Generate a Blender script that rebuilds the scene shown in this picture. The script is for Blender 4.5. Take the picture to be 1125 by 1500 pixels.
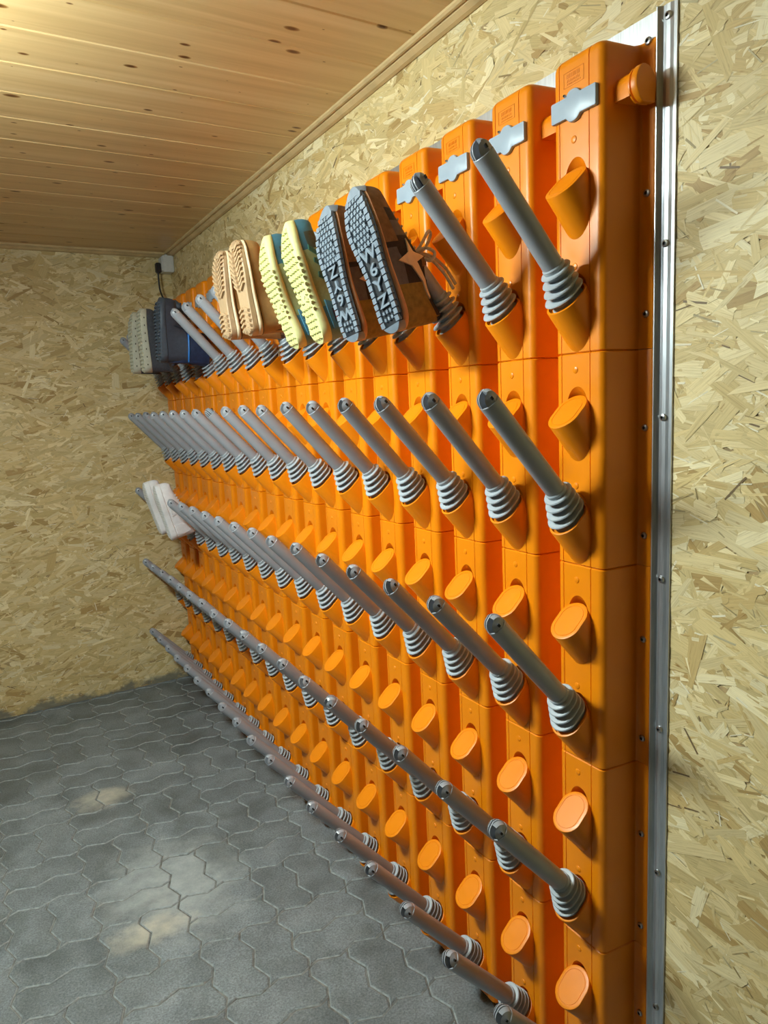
import bpy, bmesh, math, random
import numpy as np
from mathutils import Vector, Matrix

# ---------------------------------------------------------------- reset
for o in list(bpy.data.objects):
    bpy.data.objects.remove(o, do_unlink=True)
scene = bpy.context.scene
COL = scene.collection
PI = math.pi

# ---------------------------------------------------------------- camera
cam_d = bpy.data.cameras.new('camera')
cam = bpy.data.objects.new('camera', cam_d)
COL.objects.link(cam)
YAW, PITCH, ROLL, FPX = 0.5282, -0.1523, -0.0483, 1026.68
fwd = Vector((math.sin(YAW) * math.cos(PITCH), math.cos(YAW) * math.cos(PITCH), math.sin(PITCH)))
rt0 = Vector((math.cos(YAW), -math.sin(YAW), 0))
up0 = rt0.cross(fwd)
rt = rt0 * math.cos(ROLL) + up0 * math.sin(ROLL)
up = -rt0 * math.sin(ROLL) + up0 * math.cos(ROLL)
M = Matrix((rt, up, -fwd)).transposed().to_4x4()
M.translation = Vector((-1.0041, -0.8851, 1.4334))
cam.matrix_world = M
cam_d.sensor_fit = 'VERTICAL'
cam_d.sensor_height = 36.0
cam_d.lens = FPX * 36.0 / 1500.0
cam_d.clip_start = 0.02
scene.camera = cam

# ---------------------------------------------------------------- world, exposure
world = bpy.data.worlds.new('world')
scene.world = world
world.use_nodes = True
world.node_tree.nodes['Background'].inputs[0].default_value = (0.8, 0.88, 1.0, 1)
world.node_tree.nodes['Background'].inputs[1].default_value = 0.05
scene.view_settings.view_transform = 'Standard'
scene.view_settings.look = 'None'
scene.view_settings.gamma = 1.0
scene.view_settings.use_curve_mapping = False
scene.view_settings.exposure = 0.1
LAMP_POWER = 174.0
LAMPS = [(-1.32, 0.64)]      # ceiling lamp (centre x, y), left of the frame

# ---------------------------------------------------------------- dimensions (metres)
PITCHC = 0.165      # column spacing
NCOL = 18
SEG = 0.372         # segment height
FACE = -0.0856      # front face of the columns
FARY = 2.894        # far wall
CEIL = 2.245
XL, YB = -3.2, -3.4  # unseen left and back walls, set far off to weaken bounced light
ANG = math.radians(48.0)
AX = Vector((-math.cos(ANG), 0, math.sin(ANG)))     # tube axis
UX = Vector((math.sin(ANG), 0, math.cos(ANG)))      # across the stub, up and towards the wall
YX = Vector((0, 1, 0))

# ---------------------------------------------------------------- material helpers
def new_mat(name):
    m = bpy.data.materials.new(name)
    m.use_nodes = True
    nt = m.node_tree
    b = nt.nodes['Principled BSDF']
    return m, nt, b

def N(nt, typ, **kw):
    n = nt.nodes.new(typ)
    for k, v in kw.items():
        setattr(n, k, v)
    return n

def noise(nt, vec, scale, detail=4.0, rough=0.55, dist=0.0):
    n = N(nt, 'ShaderNodeTexNoise')
    n.inputs['Scale'].default_value = scale
    n.inputs['Detail'].default_value = detail
    n.inputs['Roughness'].default_value = rough
    n.inputs['Distortion'].default_value = dist
    if vec is not None:
        nt.links.new(vec, n.inputs['Vector'])
    return n

def ramp(nt, fac, stops):
    r = N(nt, 'ShaderNodeValToRGB')
    el = r.color_ramp.elements
    while len(el) < len(stops):
        el.new(0.5)
    for e, (p, c) in zip(el, stops):
        e.position = p
        e.color = c if len(c) == 4 else (*c, 1)
    nt.links.new(fac, r.inputs[0])
    return r

def mix(nt, fac, a, b, mode='MIX'):
    m = N(nt, 'ShaderNodeMix', data_type='RGBA', blend_type=mode)
    for sock, v in ((m.inputs[0], fac), (m.inputs[6], a), (m.inputs[7], b)):
        if hasattr(v, 'is_linked'):
            nt.links.new(v, sock)
        elif isinstance(v, (int, float)):
            sock.default_value = v
        else:
            sock.default_value = (*v, 1) if len(v) == 3 else v
    return m.outputs[2]

def bump(nt, b, height, strength, distance=0.002):
    n = N(nt, 'ShaderNodeBump')
    n.inputs['Strength'].default_value = strength
    n.inputs['Distance'].default_value = distance
    nt.links.new(height, n.inputs['Height'])
    nt.links.new(n.outputs[0], b.inputs['Normal'])

def objcoord(nt):
    return N(nt, 'ShaderNodeTexCoord').outputs['Object']

def worldpos(nt):
    return N(nt, 'ShaderNodeNewGeometry').outputs['Position']

def plain(name, col, rough=0.5, metal=0.0, var=0.12, scale=60.0, bumps=0.0, spec=0.5):
    m, nt, b = new_mat(name)
    c = objcoord(nt)
    n = noise(nt, c, scale, 4)
    lo = tuple(max(0, x * (1 - var)) for x in col)
    hi = tuple(min(1, x * (1 + var)) for x in col)
    r = ramp(nt, n.outputs[0], [(0.3, lo), (0.7, hi)])
    nt.links.new(r.outputs[0], b.inputs['Base Color'])
    b.inputs['Roughness'].default_value = rough
    b.inputs['Metallic'].default_value = metal
    b.inputs['Specular IOR Level'].default_value = spec
    if bumps > 0:
        n2 = noise(nt, c, scale * 6, 3)
        bump(nt, b, n2.outputs[0], bumps, 0.001)
    return m

def mat_orange():
    m, nt, b = new_mat('orange_plastic')
    c = worldpos(nt)
    n = noise(nt, c, 9.0, 3)
    r = ramp(nt, n.outputs[0], [(0.3, (0.81, 0.228, 0.002)), (0.7, (0.86, 0.255, 0.003))])
    nt.links.new(r.outputs[0], b.inputs['Base Color'])
    b.inputs['Specular IOR Level'].default_value = 0.38
    n1 = noise(nt, c, 35.0, 4, 0.6)
    rr = ramp(nt, n1.outputs[0], [(0.3, (0.30,) * 3), (0.75, (0.42,) * 3)])
    nt.links.new(rr.outputs[0], b.inputs['Roughness'])
    n2 = noise(nt, c, 24.0, 2)
    bump(nt, b, n2.outputs[0], 0.10, 0.004)
    return m

def mat_flakes():
    m, nt, b = new_mat('osb_flakes')
    uv = N(nt, 'ShaderNodeUVMap', uv_map='grain').outputs[0]
    at = N(nt, 'ShaderNodeAttribute', attribute_name='tone')
    mp = N(nt, 'ShaderNodeMapping')
    mp.inputs['Scale'].default_value = (14, 420, 1)
    nt.links.new(uv, mp.inputs[0])
    g = noise(nt, mp.outputs[0], 1.0, 5, 0.65, 0.4)
    gr = ramp(nt, g.outputs[0], [(0.25, (0.66, 0.58, 0.48)), (0.48, (0.95, 0.93, 0.90)), (0.75, (1.08, 1.06, 1.02))])
    base = mix(nt, 1.0, at.outputs['Color'], gr.outputs[0], 'MULTIPLY')
    mp2 = N(nt, 'ShaderNodeMapping')
    mp2.inputs['Scale'].default_value = (40, 120, 1)
    nt.links.new(uv, mp2.inputs[0])
    g2 = noise(nt, mp2.outputs[0], 1.0, 2)
    d2 = ramp(nt, g2.outputs[0], [(0.26, (0.62, 0.5, 0.36)), (0.36, (1, 1, 1))])
    base = mix(nt, 0.7, base, d2.outputs[0], 'MULTIPLY')
    # damp grime along the foot of the boards
    wp = worldpos(nt)
    sx = N(nt, 'ShaderNodeSeparateXYZ'); nt.links.new(wp, sx.inputs[0])
    gn = noise(nt, wp, 5.0, 5, 0.65)
    gm = N(nt, 'ShaderNodeMath', operation='MULTIPLY_ADD'); nt.links.new(gn.outputs[0], gm.inputs[0])
    gm.inputs[1].default_value = -0.34
    nt.links.new(sx.outputs[2], gm.inputs[2])
    gf = ramp(nt, gm.outputs[0], [(0.0, (0.85, 0.85, 0.85)), (0.012, (0, 0, 0))])
    ga = N(nt, 'ShaderNodeMath', operation='ADD'); nt.links.new(gm.outputs[0], ga.inputs[0]); ga.inputs[1].default_value = 0.14
    nt.links.new(ga.outputs[0], gf.inputs[0])
    gf.color_ramp.elements[0].position = 0.0
    gf.color_ramp.elements[1].position = 0.035
    base = mix(nt, gf.outputs[0], base, (0.16, 0.165, 0.14))
    nt.links.new(base, b.inputs['Base Color'])
    b.inputs['Roughness'].default_value = 0.55
    b.inputs['Specular IOR Level'].default_value = 0.35
    bump(nt, b, g.outputs[0], 0.5, 0.0008)
    return m

def mat_pine():
    m, nt, b = new_mat('varnished_pine')
    oi = N(nt, 'ShaderNodeObjectInfo')
    c = objcoord(nt)
    off = N(nt, 'ShaderNodeVectorMath', operation='MULTIPLY_ADD')
    cmb = N(nt, 'ShaderNodeCombineXYZ')
    for i in range(3):
        nt.links.new(oi.outputs['Random'], cmb.inputs[i])
    nt.links.new(cmb.outputs[0], off.inputs[0])
    off.inputs[1].default_value = (17, 9, 5)
    nt.links.new(c, off.inputs[2])
    mp = N(nt, 'ShaderNodeMapping')
    mp.inputs['Scale'].default_value = (0.8, 26, 8)
    nt.links.new(off.outputs[0], mp.inputs[0])
    g = noise(nt, mp.outputs[0], 1.0, 5, 0.55, 0.35)
    gr = ramp(nt, g.outputs[0], [(0.28, (0.54, 0.355, 0.15)), (0.5, (0.68, 0.475, 0.22)), (0.72, (0.77, 0.57, 0.30))])
    # knots: stretched voronoi cells
    mk = N(nt, 'ShaderNodeMapping')
    mk.inputs['Scale'].default_value = (5.0, 11.0, 1)
    nt.links.new(off.outputs[0], mk.inputs[0])
    v = N(nt, 'ShaderNodeTexVoronoi', voronoi_dimensions='2D')
    v.inputs['Scale'].default_value = 1.0
    nt.links.new(mk.outputs[0], v.inputs['Vector'])
    sz = N(nt, 'ShaderNodeSeparateColor')
    nt.links.new(v.outputs['Color'], sz.inputs[0])
    dv = N(nt, 'ShaderNodeMath', operation='DIVIDE')
    nt.links.new(v.outputs['Distance'], dv.inputs[0])
    sm = N(nt, 'ShaderNodeMath', operation='MULTIPLY_ADD')
    sm.inputs[1].default_value = 0.10
    sm.inputs[2].default_value = 0.015
    pw = N(nt, 'ShaderNodeMath', operation='POWER')
    pw.inputs[1].default_value = 2.5
    nt.links.new(sz.outputs[0], pw.inputs[0])
    nt.links.new(pw.outputs[0], sm.inputs[0])
    nt.links.new(sm.outputs[0], dv.inputs[1])
    kr = ramp(nt, dv.outputs[0], [(0.35, (0.17, 0.085, 0.035)), (0.75, (0.5, 0.36, 0.22)), (1.0, (1, 1, 1))])
    base = mix(nt, 1.0, gr.outputs[0], kr.outputs[0], 'MULTIPLY')
    nt.links.new(base, b.inputs['Base Color'])
    b.inputs['Roughness'].default_value = 0.36
    bump(nt, b, g.outputs[0], 0.12, 0.001)
    return m

def mat_paver():
    m, nt, b = new_mat('concrete_paver')
    p = worldpos(nt)
    oi = N(nt, 'ShaderNodeObjectInfo')
    n1 = noise(nt, p, 9.0, 5, 0.6)
    n2 = noise(nt, p, 190.0, 4, 0.75)
    n3 = noise(nt, p, 3.2, 4, 0.6, 0.6)
    c1 = ramp(nt, n1.outputs[0], [(0.28, (0.125, 0.146, 0.158)), (0.72, (0.225, 0.257, 0.275))])
    sp = ramp(nt, n2.outputs[0], [(0.3, (0.42, 0.42, 0.42)), (0.5, (1, 1, 1)), (0.72, (1.7, 1.7, 1.7))])
    base = mix(nt, 0.8, c1.outputs[0], sp.outputs[0], 'MULTIPLY')
    tone = ramp(nt, oi.outputs['Random'], [(0.0, (0.86, 0.86, 0.85)), (1.0, (1.12, 1.12, 1.13))])
    base = mix(nt, 1.0, base, tone.outputs[0], 'MULTIPLY')
    # worn pale cement smears on the paving (spots with a ragged edge)
    def smear(cx, cy, rx, ry, base, col):
        mp = N(nt, 'ShaderNodeMapping', vector_type='POINT')
        mp.inputs['Location'].default_value = (-cx / rx, -cy / ry, 0)
        mp.inputs['Scale'].default_value = (1 / rx, 1 / ry, 0)
        nt.links.new(p, mp.inputs[0])
        ln = N(nt, 'ShaderNodeVectorMath', operation='LENGTH')
        nt.links.new(mp.outputs[0], ln.inputs[0])
        ad = N(nt, 'ShaderNodeMath', operation='MULTIPLY_ADD')
        nr = noise(nt, p, 14.0, 5, 0.65)
        nt.links.new(nr.outputs[0], ad.inputs[0])
        ad.inputs[1].default_value = 1.3
        nt.links.new(ln.outputs['Value'], ad.inputs[2])
        f = ramp(nt, ad.outputs[0], [(0.98, (1, 1, 1)), (1.0, (0.75, 0.75, 0.75))])
        f.color_ramp.elements[0].position = 0.62
        f.color_ramp.elements[0].color = (0.85, 0.85, 0.85, 1)
        f.color_ramp.elements[1].position = 1.0
        f.color_ramp.elements[1].color = (0, 0, 0, 1)
        # scale the field so that 0.62..1.0 spans the smear edge
        sc = N(nt, 'ShaderNodeMath', operation='MULTIPLY')
        sc.inputs[1].default_value = 0.62
        nt.links.new(ad.outputs[0], sc.inputs[0])
        nt.links.new(sc.outputs[0], f.inputs[0])
        return mix(nt, f.outputs[0], base, col)
    pale = ramp(nt, noise(nt, p, 20.0, 5, 0.7).outputs[0], [(0.3, (0.27, 0.31, 0.32)), (0.7, (0.42, 0.46, 0.47))]).outputs[0]
    ochre = ramp(nt, noise(nt, p, 26.0, 4).outputs[0], [(0.35, (0.38, 0.38, 0.34)), (0.7, (0.56, 0.53, 0.44))]).outputs[0]
    base = smear(-0.62, 1.17, 0.25, 0.30, base, pale)
    base = smear(-0.72, 1.01, 0.14, 0.07, base, ochre)
    base = smear(-0.72, 1.83, 0.13, 0.09, base, ochre)
    dk = ramp(nt, n3.outputs[0], [(0.36, (0.62, 0.63, 0.60)), (0.52, (1, 1, 1))])
    base = mix(nt, 0.75, base, dk.outputs[0], 'MULTIPLY')
    nt.links.new(base, b.inputs['Base Color'])
    rr = ramp(nt, n1.outputs[0], [(0.3, (0.5,) * 3), (0.7, (0.72,) * 3)])
    nt.links.new(rr.outputs[0], b.inputs['Roughness'])
    bump(nt, b, n2.outputs[0], 0.45, 0.0015)
    return m

def mat_galv():
    m, nt, b = new_mat('galvanised_steel')
    c = worldpos(nt)
    mp = N(nt, 'ShaderNodeMapping')
    mp.inputs['Scale'].default_value = (60, 60, 3)
    nt.links.new(c, mp.inputs[0])
    n = noise(nt, mp.outputs[0], 6.0, 4)
    r = ramp(nt, n.outputs[0], [(0.3, (0.50, 0.53, 0.57)), (0.7, (0.68, 0.71, 0.75))])
    nt.links.new(r.outputs[0], b.inputs['Base Color'])
    b.inputs['Metallic'].default_value = 0.9
    b.inputs['Roughness'].default_value = 0.38
    return m

MAT = {}
MAT['orange'] = mat_orange()
MAT['flakes'] = mat_flakes()
MAT['pine'] = mat_pine()
MAT['paver'] = mat_paver()
MAT['galv'] = mat_galv()
MAT['osb_base'] = plain('osb_core', (0.40, 0.28, 0.13), 0.7, var=0.3, scale=30)
MAT['bounce_cut'] = plain('bounce_cutting_board', (0.06, 0.045, 0.035), 0.6, var=0.3, scale=10)  # dark colour chosen to cut bounce light from the unseen walls
MAT['paver_edge'] = plain('dusty_paver_edge', (0.28, 0.31, 0.315), 0.85, var=0.3, scale=90)
MAT['sand'] = plain('joint_sand', (0.16, 0.16, 0.15), 0.9, var=0.5, scale=50, bumps=0.5)
MAT['trim'] = plain('raw_pine_trim', (0.60, 0.44, 0.22), 0.5, var=0.15, scale=14)
MAT['grey_tube'] = plain('grey_pvc', (0.34, 0.36, 0.40), 0.34, var=0.06, scale=12)
MAT['grey_rubber'] = plain('grey_rubber', (0.40, 0.44, 0.48), 0.38, var=0.08, scale=20)
MAT['grey_plate'] = plain('light_grey_plastic', (0.36, 0.44, 0.53), 0.38, var=0.05, scale=20)
MAT['hole_shade'] = plain('painted_cavity_shade', (0.012, 0.012, 0.013), 0.8)  # black stands in for the shade inside tube ends and vents
MAT['steel'] = plain('screw_steel', (0.45, 0.45, 0.45), 0.32, metal=1.0)
MAT['screw_dark'] = plain('screw_socket', (0.03, 0.03, 0.03), 0.6)
MAT['white_plastic'] = plain('white_plastic', (0.62, 0.62, 0.60), 0.45, var=0.05)
MAT['black_plastic'] = plain('black_plastic', (0.012, 0.012, 0.014), 0.42)
m_, nt_, b_ = new_mat('lamp_diffuser')
b_.inputs['Base Color'].default_value = (0.9, 0.9, 0.9, 1)
b_.inputs['Emission Color'].default_value = (0.86, 1.0, 0.965, 1)
b_.inputs['Emission Strength'].default_value = LAMP_POWER
MAT['lamp'] = m_

# ---------------------------------------------------------------- mesh helpers
def mesh_of(name, verts, faces, mats, smooth=False, fmat=None):
    me = bpy.data.meshes.new(name)
    me.from_pydata([tuple(v) for v in verts], [], faces)
    for m in (mats if isinstance(mats, (list, tuple)) else [mats]):
        me.materials.append(m)
    if fmat is not None:
        me.polygons.foreach_set('material_index', fmat)
    bm = bmesh.new()
    bm.from_mesh(me)
    bmesh.ops.recalc_face_normals(bm, faces=bm.faces)
    bm.to_mesh(me)
    bm.free()
    if smooth:
        me.polygons.foreach_set('use_smooth', [True] * len(me.polygons))
        me.set_sharp_from_angle(angle=math.radians(38))
    me.update()
    return me

def link(name, me, parent=None, loc=(0, 0, 0), rot=None):
    o = bpy.data.objects.new(name, me)
    COL.objects.link(o)
    o.location = loc
    if rot is not None:
        o.rotation_euler = rot
    if parent is not None:
        o.parent = parent
    return o

def tag(o, label, cat, group=None):
    o['label'] = label
    o['category'] = cat
    if group:
        o['group'] = group
    return o

def struct(o):
    o['kind'] = 'structure'
    return o

class Geo:
    """collects verts and faces of one mesh"""
    def __init__(self):
        self.v, self.f, self.m = [], [], []
    def add(self, vs, fs, mi=0):
        n = len(self.v)
        self.v += [tuple(x) for x in vs]
        self.f += [[i + n for i in f] for f in fs]
        self.m += [mi] * len(fs)
        return self
    def box(self, a, b, mi=0):
        x0, y0, z0 = a
        x1, y1, z1 = b
        vs = [(x, y, z) for x in (x0, x1) for y in (y0, y1) for z in (z0, z1)]
        fs = [(0, 1, 3, 2), (4, 6, 7, 5), (0, 4, 5, 1), (2, 3, 7, 6), (0, 2, 6, 4), (1, 5, 7, 3)]
        return self.add(vs, fs, mi)
    def loft(self, rings, cap0=True, cap1=True, mi=0, closed=True):
        n = len(rings[0])
        vs = [p for r in rings for p in r]
        fs = []
        for i in range(len(rings) - 1):
            for j in range(n if closed else n - 1):
                k = (j + 1) % n
                fs.append((i * n + j, i * n + k, (i + 1) * n + k, (i + 1) * n + j))
        if cap0:
            fs.append(tuple(range(n)))
        if cap1:
            fs.append(tuple(range((len(rings) - 1) * n, len(rings) * n)))
        return self.add(vs, fs, mi)
    def tube(self, pts, r, n=8, mi=0, cap=True):
        pts = [Vector(p) for p in pts]
        rings = []
        for i, p in enumerate(pts):
            t = (pts[min(i + 1, len(pts) - 1)] - pts[max(i - 1, 0)]).normalized()
            a = t.orthogonal().normalized() if i == 0 else (pa - t * pa.dot(t)).normalized()
            pa = a
            bb = t.cross(a)
            rr = r[i] if isinstance(r, (list, tuple)) else r
            rings.append([p + (a * math.cos(2 * PI * j / n) + bb * math.sin(2 * PI * j / n)) * rr for j in range(n)])
        return self.loft(rings, cap, cap, mi)
    def mesh(self, name, mats, smooth=False):
        return mesh_of(name, self.v, self.f, mats, smooth, self.m)
    def obj(self, name, mats, parent=None, smooth=False, loc=(0, 0, 0), rot=None):
        return link(name, self.mesh(name, mats, smooth), parent, loc, rot)

def smooth_path(pts, n=8):
    """Catmull-Rom through the points"""
    P = [Vector(p) for p in pts]
    P = [P[0] * 2 - P[1]] + P + [P[-1] * 2 - P[-2]]
    out = []
    for i in range(1, len(P) - 2):
        for k in range(n):
            t = k / n
            a, b, c, d = P[i - 1], P[i], P[i + 1], P[i + 2]
            out.append(0.5 * ((2 * b) + (c - a) * t + (2 * a - 5 * b + 4 * c - d) * t * t + (3 * b - a - 3 * c + d) * t ** 3))
    out.append(P[-2])
    return out

def empty(name, loc):
    o = bpy.data.objects.new(name, None)
    COL.objects.link(o)
    o.location = loc
    o.empty_display_size = 0.1
    return o

# ================================================================ SETTING
rng = np.random.default_rng(7)

def flakes(name, parent, origin, ua, va, na, rects, per_m2, seed, keep=None):
    """strand board surface: thousands of thin overlapping wood strands as one mesh"""
    r = np.random.default_rng(seed)
    V, F, UV, C = [], [], [], []
    o = np.array(origin)
    ua, va, na = map(np.array, (ua, va, na))
    pal = np.array([1.10, 1.08, .97]) * np.array([[0.66, 0.55, 0.33], [0.60, 0.485, 0.265], [0.72, 0.62, 0.40], [0.52, 0.39, 0.19],
                    [0.63, 0.51, 0.28], [0.76, 0.68, 0.48], [0.42, 0.29, 0.125], [0.56, 0.44, 0.225]])
    pw = np.array([.2, .18, .16, .10, .16, .08, .04, .08])
    for (u0, u1, v0, v1) in rects:
        n = int((u1 - u0) * (v1 - v0) * per_m2)
        for _ in range(n):
            cu, cv = r.uniform(u0, u1), r.uniform(v0, v1)
            big = r.random()
            ln = r.uniform(.030, .080) if big < .60 else r.uniform(.070, .135)
            wd = ln * r.uniform(.07, .36)
            wd = min(max(wd, .0025), .036)
            if big < .22:
                ln, wd = r.uniform(.012, .05), r.uniform(.0012, .004)
            th = r.normal(0.10, 0.42) if r.random() < .85 else r.uniform(-1.5, 1.5)
            lift = r.random() ** 1.3 * 0.0016 + (0.0004 if big < .22 else 0)
            c, s = math.cos(th), math.sin(th)
            hl, hw = ln / 2, wd / 2
            e = [r.uniform(-.28, .28) * wd for _ in range(6)]
            loc = [(-hl + e[0], -hw), (-hl * .2, -hw * r.uniform(.85, 1.1)), (hl + e[1], -hw * r.uniform(.7, 1)),
                   (hl + e[2], hw * .15), (hl + e[3], hw), (0, hw * r.uniform(.85, 1.1)), (-hl + e[4], hw * r.uniform(.7, 1)), (-hl + e[5], -hw * .1)]
            tl, tw = r.normal(0, .004), r.normal(0, .03)
            ou, ov = r.uniform(0, 50), r.uniform(0, 50)
            b0 = len(V)
            ok = True
            pts = []
            for (a, b) in loc:
                pu, pv = cu + a * c - b * s, cv + a * s + b * c
                pu, pv = min(max(pu, u0), u1), min(max(pv, v0), v1)
                h = max(0.0002, lift + 0.0006 + tl * a + tw * b)
                pts.append(o + ua * pu + va * pv + na * h)
                UV.append((a + ou, b + ov))
            V += pts
            F.append(list(range(b0, b0 + 8)))
            col = pal[r.choice(8, p=pw)] * r.uniform(.88, 1.08)
            if big < .22:
                q = r.random()
                if q < .06:
                    col = np.array([.20, .135, .07])
                elif q < .35:
                    col = col * .6
                elif q > .7:
                    col = np.array([.82, .76, .58])
            C.append(col)
    me = bpy.data.meshes.new(name)
    me.from_pydata([tuple(p) for p in V], [], F)
    uvl = me.uv_layers.new(name='grain')
    uvl.data.foreach_set('uv', np.array(UV, dtype=np.float32).ravel())
    at = me.color_attributes.new('tone', 'FLOAT_COLOR', 'POINT')
    cc = np.ones((len(V), 4), dtype=np.float32)
    cc[:, :3] = np.repeat(np.array(C), 8, axis=0)
    at.data.foreach_set('color', cc.ravel())
    me.materials.append(MAT['flakes'])
    ob = link(name, me, parent)
    ob['kind'] = 'stuff'
    return ob

WT = 0.02
wr = struct(Geo().box((0, YB, -0.05), (WT, FARY + WT, CEIL + .03)).obj('wall_right', MAT['osb_base']))
wf = struct(Geo().box((XL, FARY, -0.05), (0, FARY + WT, CEIL + .03)).obj('wall_far', MAT['osb_base']))
wl = struct(Geo().box((XL - WT, YB, -0.05), (XL, FARY + WT, CEIL + .03)).obj('wall_left', MAT['bounce_cut']))  # unseen wall, darkened to lessen the fill light
wb = struct(Geo().box((XL, YB - WT, -0.05), (0, YB, CEIL + .03)).obj('wall_back', MAT['bounce_cut']))  # unseen wall behind the camera, darkened to cut bounce
# right wall: u = -y so that it faces the room; strands only where the rack does not cover it
flakes('wood_strands', wr, (0, 0, 0), (0, 1, 0), (0, 0, 1), (-1, 0, 0),
       [(-1.15, -0.10, 0.0, CEIL), (-0.10, FARY, 1.97, CEIL)], 5600, 11)
flakes('wood_strands', wr, (0, 0, 0), (0, 1, 0), (0, 0, 1), (-1, 0, 0), [(YB, -1.15, 0.0, CEIL)], 2600, 15)
flakes('wood_strands', wf, (0, FARY, 0), (1, 0, 0), (0, 0, 1), (0, -1, 0),
       [(-1.6, 0.0, 0.0, CEIL)], 5200, 12)
flakes('wood_strands', wf, (0, FARY, 0), (1, 0, 0), (0, 0, 1), (0, -1, 0), [(XL, -1.6, 0.0, CEIL)], 2600, 16)

# ceiling: tongue-and-groove boards across the room
ceil = struct(Geo().box((XL, YB, CEIL + .016), (0, FARY, CEIL + .03)).obj('ceiling', MAT['pine']))
BW = 0.165
def plank_mesh(w):
    g = Geo()
    hx = -XL / 2
    ch = .0035
    h = w / 2 - .0006
    prof = [(-h, .016), (-h, ch), (-h + ch, 0), (h - ch, 0), (h, ch), (h, .016)]
    g.loft([[(x, y, z) for (y, z) in prof] for x in (-hx, hx)])
    return g.mesh('plank', MAT['pine'])
pm = plank_mesh(BW)
y = 0.695 + BW / 2 - BW * 24
while y < FARY:
    if y - BW / 2 >= YB and y + BW / 2 <= FARY:
        p = link('plank', pm, ceil, (XL / 2, y, CEIL))
    y += BW
lasty = 0.695 + BW * 13
if FARY - lasty > 0.01:
    link('plank', plank_mesh(FARY - lasty), ceil, (XL / 2, (lasty + FARY) / 2, CEIL))

def trim(name, p0, p1, inx):
    """two-bead cove trim; inx = direction into the room"""
    prof = [(0, 0), (.038, 0), (.0385, -.006), (.034, -.010), (.028, -.0105), (.025, -.008), (.022, -.012), (.012, -.019), (.004, -.021), (0, -.020)]
    g = Geo()
    d = Vector(inx)
    g.loft([[Vector(p) + d * a + Vector((0, 0, b)) for a, b in prof] for p in (p0, p1)])
    return struct(g.obj(name, MAT['trim']))
trim('trim_1', (-.0025, YB, CEIL), (-.0025, FARY - .003, CEIL), (-1, 0, 0))
trim('trim_2', (XL, FARY - .0025, CEIL), (-.04, FARY - .0025, CEIL), (0, -1, 0))

# floor: zigzag interlocking pavers in basket-weave pairs
floor = struct(Geo().box((XL, YB, -0.05), (0, FARY, -0.0045)).obj('floor', MAT['sand']))
CELL = 0.2222
GX, GY = -0.846, 0.866
AMP = 0.0105
def zig(t):            # periodic edge offset, period half a cell
    P = CELL / 2
    f = (t / P) % 1.0
    if f < .25: return AMP * f / .25
    if f < .75: return AMP * (1 - (f - .25) / .25)
    return AMP * ((f - .75) / .25 - 1)
def paver_mesh(lx, ly, seed):
    r = random.Random(seed)
    P = CELL / 2
    ts = lambda L: [k * P + q * P for k in range(int(round(L / P))) for q in (0, .25, .75)]
    # walk counter-clockwise: bottom, right, top, left
    pts = []
    pts = [(t, zig(t)) for t in ts(lx)] + [(lx + zig(t), t) for t in ts(ly)]
    pts += [(lx, ly)] + [(t, ly + zig(t)) for t in reversed(ts(lx)) if t > 0]
    pts += [(0, ly)] + [(zig(t), t) for t in reversed(ts(ly)) if t > 0]
    cx, cy = lx / 2, ly / 2
    n = len(pts)
    def inset(d):
        out = []
        for i in range(n):
            p0, p1, p2 = Vector(pts[i - 1]), Vector(pts[i]), Vector(pts[(i + 1) % n])
            e1, e2 = (p1 - p0).normalized(), (p2 - p1).normalized()
            n1, n2 = Vector((-e1.y, e1.x)), Vector((-e2.y, e2.x))
            m = (n1 + n2)
            m = m.normalized() * (d / max(.5, m.normalized().dot(n1)))
            out.append((p1.x + m.x - cx, p1.y + m.y - cy))
        return out
    g = Geo()
    j = r.uniform(-.0006, .0006)
    rings = [[(x, y, -.03) for x, y in inset(.0014)], [(x, y, -.0042) for x, y in inset(.0014)],
             [(x, y, -.0012) for x, y in inset(.0036)], [(x, y, 0) for x, y in inset(.0062)]]
    g.loft(rings[:3], cap0=False, cap1=False, mi=1)
    g.loft(rings[2:], cap0=False)
    return g.mesh('paver', [MAT['paver'], MAT['paver_edge']])
pv_x = [paver_mesh(CELL, CELL / 2, 1)]
pv_y = [paver_mesh(CELL / 2, CELL, 2)]
rp = random.Random(5)
for i in range(-4, 4):
    for j in range(-6, 10):
        x0, y0 = GX + i * CELL, GY + j * CELL
        if x0 < -1.75: continue
        for h in (0, 1):
            if (i + j) % 2 == 0:       # two side by side, long along y
                me, c = pv_y[0], (x0 + CELL * (.25 + .5 * h), y0 + CELL / 2)
                ex, ey = CELL / 4, CELL / 2
            else:
                me, c = pv_x[0], (x0 + CELL / 2, y0 + CELL * (.25 + .5 * h))
                ex, ey = CELL / 2, CELL / 4
            lx, ly = -.004 - c[0], FARY - .004 - c[1]
            if lx < -ex + .012 or ly < -ey + .012:
                continue
            if lx < ex + AMP or ly < ey + AMP:      # stone cut along the wall
                bm = bmesh.new(); bm.from_mesh(me)
                for co, no in (((lx, 0, 0), (1, 0, 0)), ((0, ly, 0), (0, 1, 0))):
                    gm = list(bm.verts) + list(bm.edges) + list(bm.faces)
                    bmesh.ops.bisect_plane(bm, geom=gm, plane_co=co, plane_no=no, clear_outer=True)
                me = me.copy(); bm.to_mesh(me); bm.free()
            link('paver', me, floor, (c[0], c[1], rp.uniform(-.0012, .0008)),
                 (rp.uniform(-.006, .006), rp.uniform(-.004, .004), 0))

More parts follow.
